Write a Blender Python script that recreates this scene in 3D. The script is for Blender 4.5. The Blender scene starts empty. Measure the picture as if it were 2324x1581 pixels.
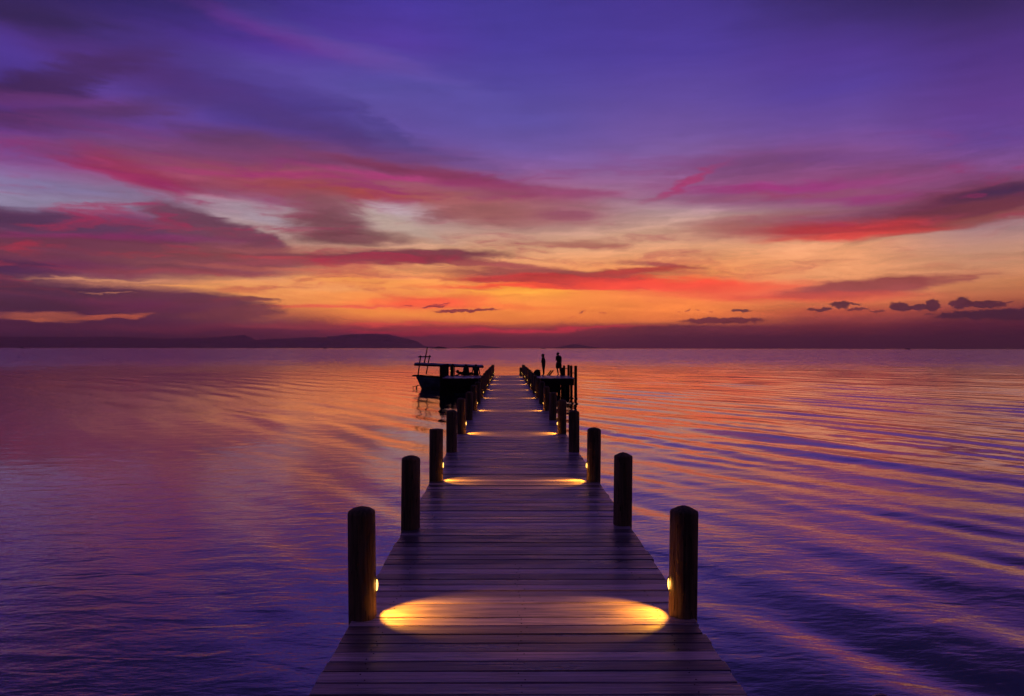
import bpy, bmesh, math, random
import numpy as np
from mathutils import Vector, Matrix, Quaternion

random.seed(7)
rng = np.random.default_rng(11)
scene = bpy.context.scene
COL = scene.collection
R = math.radians

# ------------------------------------------------------------------ camera
WATER_BELOW = 1.07                       # deck top above the water (water is z = 0)
DECK = WATER_BELOW
YAW = R(-0.46)                           # camera turned slightly to the right of the pier
cam_d = bpy.data.cameras.new('camera')
cam = bpy.data.objects.new('camera', cam_d); COL.objects.link(cam)
cam_d.sensor_width = 36.0
cam_d.lens = 36.0 * 1619.0 / 2324.0
cam_d.clip_start = 0.1; cam_d.clip_end = 60000
cam.location = (-0.13, 0.0, DECK + 2.0)
base = Matrix.Rotation(YAW, 4, 'Z') @ Matrix.Rotation(R(90), 4, 'X') @ Matrix.Rotation(0.00134, 4, 'Z')
cam.rotation_euler = base.to_euler()
scene.camera = cam

scene.view_settings.view_transform = 'Standard'
scene.view_settings.look = 'None'
scene.view_settings.exposure = 0
scene.view_settings.gamma = 1
scene.cycles.use_denoising = True
scene.cycles.use_adaptive_sampling = True; scene.cycles.adaptive_threshold = 0.02; scene.cycles.adaptive_min_samples = 20
scene.cycles.max_bounces = 5
scene.cycles.diffuse_bounces = 3
scene.cycles.glossy_bounces = 4
scene.cycles.sample_clamp_indirect = 4.0
scene.cycles.caustics_reflective = False
scene.cycles.caustics_refractive = False

# ------------------------------------------------------------------ node helpers
def lin(h, k=1.0):
    h = h.lstrip('#')
    v = [int(h[i:i+2], 16) / 255 for i in (0, 2, 4)]
    return tuple(k * (c / 12.92 if c <= 0.04045 else ((c + 0.055) / 1.055) ** 2.4) for c in v) + (1.0,)

class NT:
    def __init__(s, tree): s.t = tree; s.n = tree.nodes; s.l = tree.links; s.n.clear()
    def new(s, typ, **kw):
        nd = s.n.new(typ)
        for k, v in kw.items(): setattr(nd, k, v)
        return nd
    def put(s, sock, v):
        if isinstance(v, bpy.types.NodeSocket): s.l.new(v, sock)
        elif v is not None: sock.default_value = v
    def math(s, op, a, b=None, c=None, clamp=False):
        nd = s.new('ShaderNodeMath', operation=op, use_clamp=clamp)
        s.put(nd.inputs[0], a)
        if b is not None: s.put(nd.inputs[1], b)
        if c is not None: s.put(nd.inputs[2], c)
        return nd.outputs[0]
    def vmath(s, op, a, b=None, scale=None):
        nd = s.new('ShaderNodeVectorMath', operation=op)
        s.put(nd.inputs[0], a)
        if b is not None: s.put(nd.inputs[1], b)
        if scale is not None: s.put(nd.inputs['Scale'], scale)
        return nd.outputs['Value'] if op in ('LENGTH', 'DOT_PRODUCT', 'DISTANCE') else nd.outputs['Vector']
    def comb(s, x, y, z):
        nd = s.new('ShaderNodeCombineXYZ')
        for i, v in enumerate((x, y, z)): s.put(nd.inputs[i], v)
        return nd.outputs[0]
    def sep(s, v):
        nd = s.new('ShaderNodeSeparateXYZ'); s.put(nd.inputs[0], v); return nd.outputs
    def mapping(s, v, loc=(0,0,0), rot=(0,0,0), scale=(1,1,1), typ='POINT'):
        nd = s.new('ShaderNodeMapping', vector_type=typ); s.put(nd.inputs[0], v)
        nd.inputs[1].default_value = loc; nd.inputs[2].default_value = rot; nd.inputs[3].default_value = scale
        return nd.outputs[0]
    def noise(s, v, scale=1.0, detail=3.0, rough=0.5, dist=0.0, out='Fac', lac=2.0):
        nd = s.new('ShaderNodeTexNoise'); s.put(nd.inputs['Vector'], v)
        nd.inputs['Scale'].default_value = scale; nd.inputs['Detail'].default_value = detail
        nd.inputs['Roughness'].default_value = rough; nd.inputs['Distortion'].default_value = dist
        nd.inputs['Lacunarity'].default_value = lac
        return nd.outputs[out]
    def maprange(s, v, a, b, c=0.0, d=1.0, interp='SMOOTHSTEP'):
        nd = s.new('ShaderNodeMapRange', interpolation_type=interp); s.put(nd.inputs[0], v)
        for i, q in enumerate((a, b, c, d)): s.put(nd.inputs[1 + i], q)
        return nd.outputs[0]
    def mix(s, f, a, b, blend='MIX'):
        nd = s.new('ShaderNodeMix', data_type='RGBA', blend_type=blend)
        s.put(nd.inputs[0], f); s.put(nd.inputs[6], a); s.put(nd.inputs[7], b)
        return nd.outputs[2]
    def ramp(s, f, stops, interp='LINEAR'):
        nd = s.new('ShaderNodeValToRGB'); cr = nd.color_ramp; cr.interpolation = interp
        while len(cr.elements) < len(stops): cr.elements.new(0.5)
        for e, (p, c) in zip(cr.elements, stops): e.position = p
        for e, (p, c) in zip(cr.elements, stops): e.position = p; e.color = c
        s.put(nd.inputs[0], f); return nd.outputs[0]

# ------------------------------------------------------------------ sky (world)
F = 1619.0
def to_sky(px, py):
    """point of the sky given as an offset on a 2324-wide picture -> azimuth, elevation (radians)"""
    x = (px - 1162) / F; y = (790.5 - py) / F
    az = math.atan(x); el = math.atan(y * math.cos(az))
    return az - YAW, el

world = bpy.data.worlds.new('World'); scene.world = world; world.use_nodes = True
W = NT(world.node_tree)
tc = W.new('ShaderNodeTexCoord').outputs['Generated']
dx, dy, dz = W.sep(tc)
az = W.math('ARCTAN2', dx, dy)
el = W.math('ARCSINE', dz)
uv = W.comb(az, el, 0.0)
# wind-drawn warp: fibrous and long sideways
nA = W.noise(W.mapping(uv, scale=(2.2, 7.5, 1.0)), 1.0, 3.0, 0.55, 0.4, 'Color')
nB = W.noise(W.mapping(uv, loc=(3.1, 1.7, 0), rot=(0, 0, R(4)), scale=(9, 46, 1.0)), 1.0, 4.0, 0.6, 0.6, 'Color')
wA = W.vmath('MULTIPLY', W.vmath('SUBTRACT', nA, (0.5, 0.5, 0.5)), (0.13, 0.028, 0))
wB = W.vmath('MULTIPLY', W.vmath('SUBTRACT', nB, (0.5, 0.5, 0.5)), (0.10, 0.0150, 0))
nD = W.noise(W.mapping(uv, loc=(7.3, 2.2, 0), rot=(0, 0, R(-6)), scale=(28, 120, 1.0)), 1.0, 4.0, 0.62, 0.8, 'Color')
wD = W.vmath('MULTIPLY', W.vmath('SUBTRACT', nD, (0.5, 0.5, 0.5)), (0.045, 0.0085, 0))
warp = W.vmath('ADD', W.vmath('ADD', wA, wB), wD)
uvW = W.vmath('ADD', uv, warp)
# puffy warp for the small low cumulus clouds
nC = W.noise(W.mapping(uv, scale=(90, 130, 1.0)), 1.0, 3.0, 0.62, 0.0, 'Color')
uvC = W.vmath('ADD', uv, W.vmath('MULTIPLY', W.vmath('SUBTRACT', nC, (0.5, 0.5, 0.5)), (0.016, 0.011, 0)))

COLS = {
 0:   [(0,'402a78'),(100,'4b3590'),(200,'4a3285'),(300,'5d3f95'),(370,'865590'),(410,'8f7ca8'),(462,'9088a8'),(486,'7c6488'),(520,'63406a'),(570,'6e3a58'),(610,'5a2c50'),(650,'502846'),(700,'52284a'),(730,'54284a'),(762,'482650'),(792,'38203f')],
 290: [(0,'453090'),(100,'51338c'),(200,'563c90'),(300,'68458f'),(350,'7c5090'),(400,'985080'),(440,'8a7898'),(474,'907c96'),(500,'74507a'),(560,'7c4a60'),(610,'844858'),(628,'c08068'),(645,'c07c60'),(662,'7c3c50'),(700,'6a2848'),(740,'602848'),(792,'4a2040')],
 580: [(0,'48359a'),(100,'50349a'),(150,'57459c'),(280,'5c479c'),(330,'6a4890'),(400,'8a5080'),(440,'a0849c'),(500,'b09a9c'),(545,'b09088'),(575,'b8806e'),(605,'b07060'),(628,'eca470'),(660,'fba65c'),(690,'f09450'),(715,'c06848'),(738,'7c3c48'),(756,'7a3048'),(792,'602548')],
 870: [(0,'463599'),(100,'51389a'),(200,'534a9c'),(300,'604e9c'),(360,'7a508c'),(400,'9a6080'),(460,'b8a0a8'),(520,'b8a094'),(560,'d0a488'),(620,'f0a068'),(650,'ff9c50'),(712,'fd9440'),(742,'c84040'),(756,'84304a'),(792,'702c4c')],
 1160:[(0,'40358f'),(100,'473a98'),(200,'4f449a'),(280,'5c50a0'),(340,'6c58a0'),(380,'86609c'),(420,'a06890'),(460,'b08088'),(520,'c09a8c'),(570,'e0ac84'),(600,'f4ac78'),(650,'ffa240'),(690,'ff9640'),(726,'ff883c'),(742,'a83c40'),(792,'7c3048')],
 1530:[(0,'43338c'),(120,'4c3b98'),(220,'5c489a'),(300,'6f559c'),(370,'84659e'),(430,'a47c98'),(480,'b89a98'),(530,'d4a88c'),(570,'f0b084'),(620,'fba060'),(650,'ff8a48'),(700,'ff8c40'),(728,'f07c3c'),(742,'74303c'),(792,'5a2240')],
 1900:[(0,'42307e'),(120,'4f3690'),(200,'533e98'),(280,'6a4d98'),(340,'7a559a'),(400,'8a5c90'),(470,'a88080'),(520,'c89880'),(560,'f0ac80'),(620,'f0a470'),(680,'e88450'),(703,'cc5a40'),(722,'a44440'),(742,'7a2c38'),(765,'541c36'),(792,'44173a')],
 2250:[(0,'3c2868'),(120,'4c3080'),(240,'5f3e8c'),(320,'6b4c98'),(400,'8a5c90'),(500,'a88488'),(520,'b08c8c'),(580,'d09c7c'),(640,'d48858'),(672,'c46c48'),(695,'a04a40'),(730,'5f2038'),(762,'401633'),(792,'2e1530')],
}
EMAX = 0.62
elW = W.math('ADD', el, W.math('MULTIPLY', W.sep(warp)[1], 0.55))
elN = W.math('DIVIDE', elW, EMAX, clamp=True)
prev = None; paz = None
for px in sorted(COLS):
    st = []
    for py, c in COLS[px]:
        a, e = to_sky(px, py); st.append((max(0, e) / EMAX, lin(c)))
    st.append((0.84, lin('262058'))); st.append((1.0, lin('221c4a')))
    st.sort(key=lambda q: q[0])
    a, _ = to_sky(px, 790)
    r = W.ramp(elN, st)
    prev = r if prev is None else W.mix(W.maprange(az, paz, a), prev, r)
    paz = a
sky = prev

ncl = 0
def cloud(cx, cy, rx, ry, rot, col, op, soft=0.6, puffy=False):
    """an elliptical bank of cloud in azimuth / elevation, its edge torn by the warp"""
    global sky, uvW, uvC, ncl
    ncl += 1
    if ncl % 8 == 0:                      # keeps evaluation in order (and the shader stack small)
        k = W.new('ShaderNodeVectorMath', operation='MULTIPLY_ADD'); W.put(k.inputs[0], sky); k.inputs[1].default_value = (1e-9,)*3
        if puffy: W.put(k.inputs[2], uvC); uvC = k.outputs[0]
        else: W.put(k.inputs[2], uvW); uvW = k.outputs[0]
    a, e = to_sky(cx, cy); ca = math.cos(a + YAW)
    m = W.mapping(uvC if puffy else uvW, loc=(a, e, 0), rot=(0, 0, R(-rot)), scale=(rx * ca * ca / F, ry * ca / F, 1), typ='TEXTURE')
    d = W.vmath('LENGTH', m)
    f = W.maprange(d, 1 + soft * .75, max(0.0, 1 - soft), 0.0, op)
    sky = W.mix(f, sky, lin(col))

CLOUDS = [
 (100,-140,640,145,0,'1c1638',.9,.9),(2250,-160,560,130,0,'201840',.85,.9),(1150,-420,900,150,0,'1c1745',.7,.9),  # unseen dark banks above the view, added to darken the water's reflection
 # high left veils
 (100,40,220,36,0,'30204f',.88,.8),(110,110,190,26,0,'503492',.5,.9),(720,100,240,20,11,'6f3690',.55,.9),
 (930,170,300,26,16,'5a50a4',.5,.9),(560,225,300,62,16,'43307c',.75,.7),(330,160,260,34,6,'4a2a6c',.7,.9),
 (60,195,180,32,-14,'3c2150',.92,.7),(230,160,170,26,-24,'43265c',.75,.8),(120,232,240,20,-6,'6a3672',.65,.8),
 (60,272,200,26,-6,'48244f',.85,.7),(260,252,200,20,-14,'50305f',.7,.8),(380,288,260,18,-6,'5f3f8a',.6,.9),
 (760,265,160,34,24,'443684',.45,.9),(560,322,150,30,4,'5c365c',.85,.8),(780,318,220,30,12,'4c3674',.7,.9),(980,345,160,16,14,'4c4484',.5,.9),(860,285,90,10,26,'3c3278',.4,.9),
 (120,336,260,26,2,'74447c',.65,.9),(300,358,240,20,0,'784474',.65,.9),
 # long rose cloud
 (620,350,430,30,0,'70406c',.75,.8),(600,425,280,32,3,'984a5c',.9,.7),
 (480,372,370,34,-2,'7a436a',.85,.8),(880,388,300,18,3,'7e4266',.7,.8),(330,408,190,30,12,'963a5a',.95,.7),(210,392,100,12,12,'9e3460',.55,.8),(430,446,160,12,13,'9c346c',.65,.7),
 (760,422,400,34,2,'9c505e',.95,.6),(980,394,260,11,6,'7a3656',.85,.7),(640,396,280,7,-2,'a8347a',.5,.95),(900,401,240,6,4,'b4347c',.42,.95),
 (860,440,250,13,2,'ac524e',.8,.8),(1140,430,220,20,9,'8c3e60',.8,.7),(1320,440,90,11,5,'96406c',.7,.8),(1160,480,220,32,4,'a0626a',.8,.8),
 (1000,484,60,16,-10,'8f5560',.75,.6),(1290,486,64,13,0,'96506a',.75,.8),(620,456,180,10,6,'8c5478',.5,.8),
 # pale windows
 (885,474,74,20,0,'c8b6bc',.9,.8),(900,508,120,16,18,'c0ac9c',.7,.8),(60,462,200,18,2,'9890ac',.85,.7),(80,428,140,8,4,'8c84ac',.7,.8),(560,482,150,14,12,'aa9ca6',.8,.7),
 # big left cloud
 (130,532,420,44,2,'63395a',.97,.35),(470,528,170,40,14,'6e4058',.95,.3),(570,556,100,28,12,'7a4458',.95,.3),(300,590,440,44,0,'713a50',.96,.35),
 (470,598,200,22,-2,'7c4450',.9,.5),(240,545,280,8,-3,'92306c',.55,.9),(500,580,170,22,0,'8c5050',.55,.8),(60,505,200,18,3,'4d3052',.8,.7),
 (60,606,140,15,2,'34204a',.95,.45),(200,612,160,16,0,'742c5c',.6,.8),(420,622,240,8,-1,'a04c54',.7,.8),
 # brown middle
 (735,478,90,40,10,'8a545c',.8,.8),(1090,480,150,30,4,'a0645f',.7,.8),(755,515,95,44,14,'784752',.88,.7),(800,545,130,18,0,'72404a',.85,.6),(640,575,110,7,-4,'a8605c',.5,.8),
 (900,588,280,15,-2,'783a48',.97,.4),(690,600,190,8,-3,'984a52',.75,.7),(1060,602,230,9,3,'8c3a48',.88,.5),(640,592,120,3,-1,'b04a50',.6,.8),(760,622,280,5,1,'c86c58',.6,.8),(1330,558,84,9,4,'a8645c',.75,.7),
 # glow and red streaks round the middle
 (900,645,200,9,0,'ffa958',.8,.7),(700,655,150,8,1,'fba963',.8,.7),(1180,660,110,16,0,'ffae3c',.7,.9),
 (1250,622,290,9,1,'863a42',.9,.6),(1260,635,270,11,1,'b83a3c',.97,.4),(1290,648,340,6,0,'f2473a',.92,.7),(1490,606,90,7,5,'9c5050',.8,.6),(1440,618,120,7,-2,'b84240',.85,.6),
 (960,684,140,15,-3,'ff4e3c',.85,.8),(1080,690,190,6,2,'ff6a3c',.6,.9),(760,700,190,4,-2,'f0584a',.8,.7),(860,738,200,4,-2,'f04c48',.6,.8),
 (1560,646,280,13,2,'fa5240',.85,.7),(1720,668,260,12,2,'ee5440',.8,.8),(1130,747,260,5,-1,'e83a4a',.9,.7),(930,753,200,4,0,'c83048',.7,.8),
 # right cloud groups
 (1730,398,320,62,0,'844e82',.7,.9),(2060,412,260,54,2,'7a4474',.75,.9),(1900,508,320,24,-2,'8c4c5c',.8,.8),
 (1720,370,200,26,2,'764674',.75,.9),(1850,362,150,14,4,'6c4480',.5,.9),(1790,432,340,40,4,'92507a',.8,.8),(1740,424,210,10,3,'aa3a86',.6,.95),(1540,412,80,10,-26,'a8406e',.8,.7),(1950,452,180,11,6,'9c3a7c',.6,.95),(1760,444,200,9,2,'94586e',.6,.8),
 (2000,482,330,28,-3,'88506a',.8,.8),(2180,464,230,46,-4,'6a3048',.95,.6),(2270,446,170,24,-2,'42264a',.95,.6),(2140,496,270,26,-5,'763a48',.9,.6),(2200,505,190,10,-5,'9a5850',.6,.8),
 (1880,522,220,20,1,'bc4448',.92,.7),(1920,538,190,8,0,'e05450',.75,.8),(1640,520,110,18,0,'b06a64',.6,.8),(1700,500,160,10,-2,'a06068',.5,.8),
 (1980,646,230,16,-2,'9a4648',.95,.4),(2190,632,62,4,-7,'a4584e',.85,.5),(1900,664,210,8,1,'c84e44',.8,.7),
 # lower left bank
 (170,676,440,32,2,'502846',.97,.3),(430,692,210,32,1,'643048',.97,.25),(565,712,110,15,0,'783a46',.9,.3),(600,682,60,5,3,'7a3c44',.9,.4),(300,690,180,16,0,'6c2450',.7,.8),(90,690,200,14,0,'42223e',.7,.8),
 (250,740,540,24,0,'58284a',.97,.5),(120,716,130,10,0,'b45c48',.92,.5),(280,716,90,5,-5,'cc6248',.9,.6),(100,722,60,3,0,'d8704c',.7,.6),(500,746,280,10,0,'762c46',.8,.7),(760,742,260,7,1,'9c3c44',.75,.7),
 (500,654,150,2.6,1,'f6a660',.9,.6),(260,662,50,1.6,1,'d88a60',.5,.8),(260,636,160,3,0,'e49c70',.7,.7),
]
for c in CLOUDS: cloud(*c[:7], soft=c[7])
PUFFS = [
 (1060,706,76,3.6,-2,'8c2c3c',.95,.3),(985,697,30,2.6,-3,'98303c',.95,.3),(1000,692,20,1.6,-3,'a0303c',.9,.3),(925,694,14,1.3,0,'a83a3c',.9,.3),
 (1640,728,100,7.5,0,'6a2a38',.95,.25),(1681,705,24,3.4,0,'62303c',.95,.3),(1908,691,24,8,2,'562838',.95,.25),(1930,690,22,3,2,'5a2a3a',.95,.3),(1870,702,18,4.4,0,'5a2a3a',.95,.3),(1846,704,14,2.5,0,'642c3a',.9,.3),
 (1945,702,28,3.2,2,'6a2e3c',.9,.3),(1990,707,18,2.6,0,'6a2e3c',.85,.3),(2044,695,26,11,3,'50243a',.96,.2),(2086,697,26,7,0,'50243a',.96,.2),(2118,692,17,14,0,'4e2239',.96,.2),
 (2158,692,6,4,0,'4c2139',.95,.3),(2180,686,22,14,0,'4c2139',.96,.2),(2232,690,52,8,2,'4c2139',.96,.2),(2282,687,18,2.5,0,'50243a',.9,.3),(2172,699,14,3,0,'50243a',.9,.3),
 (2175,714,56,8,-3,'48203b',.96,.25),(2240,712,70,10,-3,'451f3b',.96,.2),(2310,712,80,14,-2,'421d3a',.97,.2),(2110,711,14,1.6,0,'60283c',.9,.3),
 (1320,709,9,1.8,-10,'a8483c',.85,.3),(1560,705,9,1.6,0,'8c3c3c',.85,.3),(1585,703,6,1.2,0,'8c3c3c',.8,.3),(1540,708,5,1.2,0,'8c3c3c',.8,.3),(1610,706,5,1.4,0,'7c363c',.8,.3),
 (1300,720,10,1.2,-4,'c85c3c',.7,.3),(1370,710,8,1.2,-4,'c85c3c',.7,.3),
]
for c in PUFFS: cloud(*c[:7], soft=c[7], puffy=True)

# fibrous streaks over everything, stronger low down
fib = W.noise(W.mapping(uvW, rot=(0, 0, R(3)), scale=(7, 60, 1.0)), 1.0, 5.0, 0.62)
fib2 = W.noise(W.mapping(uvW, loc=(2, 3, 0), rot=(0, 0, R(-4)), scale=(26, 190, 1.0)), 1.0, 4.0, 0.65)
fibm = W.math('ADD', W.maprange(fib, 0.3, 0.7, 0.83, 1.15, 'LINEAR'), W.maprange(fib2, 0.3, 0.7, -.06, .06, 'LINEAR'))
fibm = W.math('MULTIPLY_ADD', W.math('SUBTRACT', fibm, 1.0), W.maprange(el, 0.12, 0.34, 1.0, 0.35), 1.0)
sky = W.vmath('SCALE', sky, scale=fibm)
# broken wisps: crimson veils and thin pale gaps drawn along the wind
w1 = W.noise(W.mapping(uvW, loc=(1.3, 4.1, 0), rot=(0, 0, R(-5)), scale=(6, 34, 1)), 1.0, 6.0, .66, .8)
lowm = W.math('MULTIPLY', W.maprange(el, .045, .09), W.maprange(el, .30, .20))
red = W.ramp(W.math('DIVIDE', el, .3, clamp=True), [(0, lin('cc3c34')), (.35, lin('b43c4a')), (.7, lin('98346a')), (1, lin('683880'))])
leftm = W.maprange(az, -.1, .30, .72, .46)
sky = W.mix(W.math('MULTIPLY', W.math('MULTIPLY', W.maprange(w1, .50, .68), lowm), leftm), sky, red)
sky = W.vmath('SCALE', sky, scale=W.math('MULTIPLY_ADD', W.math('MULTIPLY', W.maprange(w1, .47, .30), lowm), .22, 1.0))
hs = W.new('ShaderNodeHueSaturation'); W.put(hs.inputs['Color'], sky); hs.inputs['Saturation'].default_value = 1.06; W.put(hs.inputs['Fac'], W.math('MULTIPLY', W.maprange(el, .34, .2), W.maprange(el, .07, .13)))
sky = W.vmath('SCALE', hs.outputs[0], scale=W.maprange(el, .12, .34, 1.0, 1.10))
# the afterglow itself, a little brighter than the cloud lit by it
glow = W.math('MULTIPLY', W.maprange(el, 0.02, 0.17, 1.0, 0.0), W.maprange(W.math('ABSOLUTE', W.math('SUBTRACT', az, 0.06)), 0.15, 0.62, 1.0, 0.35))
sky = W.vmath('SCALE', sky, scale=W.math('MULTIPLY_ADD', glow, 0.42, 1.0))
sky = W.vmath('MULTIPLY', sky, (1.0, .935, .98))
# behind the camera the night side of the sky
absaz = W.math('ABSOLUTE', az)
sky = W.mix(W.maprange(absaz, R(55), R(125)), sky, lin('1c1630'))
# a faint physical twilight glow under it all
nish = W.new('ShaderNodeTexSky', sky_type='NISHITA'); nish.sun_disc = False
nish.sun_elevation = R(-3.0); nish.sun_rotation = R(2.0)
bg1 = W.new('ShaderNodeBackground'); W.put(bg1.inputs[0], sky); bg1.inputs[1].default_value = 1.0
bg2 = W.new('ShaderNodeBackground'); W.put(bg2.inputs[0], nish.outputs[0]); bg2.inputs[1].default_value = 0.05
add = W.new('ShaderNodeAddShader'); W.l.new(bg1.outputs[0], add.inputs[0]); W.l.new(bg2.outputs[0], add.inputs[1])
wo = W.new('ShaderNodeOutputWorld'); W.l.new(add.outputs[0], wo.inputs[0])
world.cycles.sampling_method = 'MANUAL'; world.cycles.sample_map_resolution = 512

# ------------------------------------------------------------------ materials
def material(name):
    m = bpy.data.materials.new(name); m.use_nodes = True
    return m, NT(m.node_tree)
def simple(name, col, rough=0.7, metal=0.0, spec=0.4, nscale=0, namt=0.25):
    m, N = material(name)
    p = N.new('ShaderNodeBsdfPrincipled'); o = N.new('ShaderNodeOutputMaterial'); N.l.new(p.outputs[0], o.inputs[0])
    p.inputs['Roughness'].default_value = rough; p.inputs['Metallic'].default_value = metal
    p.inputs['Specular IOR Level'].default_value = spec
    c = tuple(col) + (1,)
    if nscale:
        n = N.noise(N.new('ShaderNodeTexCoord').outputs['Object'], nscale, 4, .6)
        d = tuple(x * (1 - namt) for x in col) + (1,); u = tuple(min(1, x * (1 + namt)) for x in col) + (1,)
        N.put(p.inputs['Base Color'], N.mix(N.maprange(n, .35, .65), d, u))
    else: p.inputs['Base Color'].default_value = c
    return m

def wood(name, cold, colu, axis, rough=0.6, island=True, amt=0.55, bump=0.4, spec=0.4):
    """weathered wood: grain drawn out along `axis`, each board its own tone, stains"""
    m, N = material(name)
    p = N.new('ShaderNodeBsdfPrincipled'); o = N.new('ShaderNodeOutputMaterial'); N.l.new(p.outputs[0], o.inputs[0])
    co = N.new('ShaderNodeTexCoord').outputs['Object']
    rnd = N.new('ShaderNodeNewGeometry').outputs['Random Per Island']
    if island: co = N.vmath('ADD', co, N.comb(N.math('MULTIPLY', rnd, 37.0), 0.0, N.math('MULTIPLY', rnd, 11.0)))
    sc = [38, 38, 38]; sc[axis] = 1.6
    g = N.noise(N.mapping(co, scale=tuple(sc)), 1.0, 5, .6, .5)
    sc2 = [7, 7, 7]; sc2[axis] = 1.2
    st = N.noise(N.mapping(co, loc=(5, 2, 1), scale=tuple(sc2)), 1.0, 4, .6)
    f = N.math('ADD', N.math('MULTIPLY', g, .55), N.math('MULTIPLY', st, .45))
    c = N.mix(N.maprange(f, .34, .66), cold, colu)
    if island:
        k = N.maprange(N.math('POWER', rnd, 2.2), 0, 1, 1 - amt * .75, 1 + amt * 1.3, 'LINEAR')
        c = N.vmath('SCALE', c, scale=k)
    if not island:
        cs = [26, 26, 26]; cs[axis] = 1.1
        oi = N.new('ShaderNodeObjectInfo').outputs['Random']
        ck = N.noise(N.vmath('ADD', N.mapping(co, scale=tuple(cs)), N.comb(N.math('MULTIPLY', oi, 50), N.math('MULTIPLY', oi, 31), N.math('MULTIPLY', oi, 17))), 1.0, 2, .5, .6)
        cm = N.maprange(N.math('ABSOLUTE', N.math('SUBTRACT', ck, .5)), 0.0, .012, 0.0, 1.0)
        c = N.mix(cm, (.008, .005, .004, 1), c); f = N.math('ADD', f, N.math('MULTIPLY', cm, .8))
    N.put(p.inputs['Base Color'], c)
    N.put(p.inputs['Roughness'], N.maprange(st, .3, .7, rough - .14, rough + .2, 'LINEAR'))
    p.inputs['Specular IOR Level'].default_value = spec
    b = N.new('ShaderNodeBump'); b.inputs['Strength'].default_value = bump; b.inputs['Distance'].default_value = 0.006
    N.put(b.inputs['Height'], f); N.l.new(b.outputs[0], p.inputs['Normal'])
    return m

M_deck = wood('deck_wood', (.17, .12, .17, 1), (.62, .45, .58, 1), 0, .36, True, .8, 1.0, 1.0)
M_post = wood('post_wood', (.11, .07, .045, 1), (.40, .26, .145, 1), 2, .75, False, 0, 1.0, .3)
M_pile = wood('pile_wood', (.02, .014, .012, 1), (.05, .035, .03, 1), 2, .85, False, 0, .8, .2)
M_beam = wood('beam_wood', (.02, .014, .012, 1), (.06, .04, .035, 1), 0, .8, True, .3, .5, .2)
M_nail = simple('nail_steel', (.03, .025, .02), .6)
M_metal = simple('dark_metal', (.05, .045, .04), .45, .7)
M_hull = simple('hull_paint', (.16, .20, .26), .45, nscale=3, namt=.35)
M_roof = simple('canopy_sheet', (.30, .28, .36), .5, nscale=4, namt=.2)
M_dark = simple('dark_timber', (.03, .022, .02), .8, nscale=8)
M_skin = simple('skin', (.10, .05, .03), .6)
M_cloth = simple('dark_cloth', (.02, .02, .025), .9, nscale=10)
M_cloth2 = simple('brown_cloth', (.04, .025, .02), .9, nscale=10)
M_hair = simple('black_hair', (.008, .006, .006), .5)
M_sack = simple('sack_cloth', (.04, .03, .025), .9, nscale=12)
M_rope = simple('rope_fibre', (.12, .09, .06), .9)

def emis(name, col, st):
    m, N = material(name)
    e = N.new('ShaderNodeEmission'); o = N.new('ShaderNodeOutputMaterial'); N.l.new(e.outputs[0], o.inputs[0])
    e.inputs[0].default_value = col; e.inputs[1].default_value = st
    return m
M_lens = emis('lamp_glass_lit', (1, .50, .10, 1), 4.5)

# ------------------------------------------------------------------ mesh helpers
def link(name, me, mats, parent=None):
    o = bpy.data.objects.new(name, me); COL.objects.link(o)
    for m in (mats if isinstance(mats, (list, tuple)) else [mats]): me.materials.append(m)
    if parent: o.parent = parent
    return o
def tag(o, label=None, cat=None, group=None, kind=None):
    if label: o['label'] = label
    if cat: o['category'] = cat
    if group: o['group'] = group
    if kind: o['kind'] = kind
    return o
def empty(name, loc):
    o = bpy.data.objects.new(name, None); COL.objects.link(o); o.location = loc; o.empty_display_size = .2; return o

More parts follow.
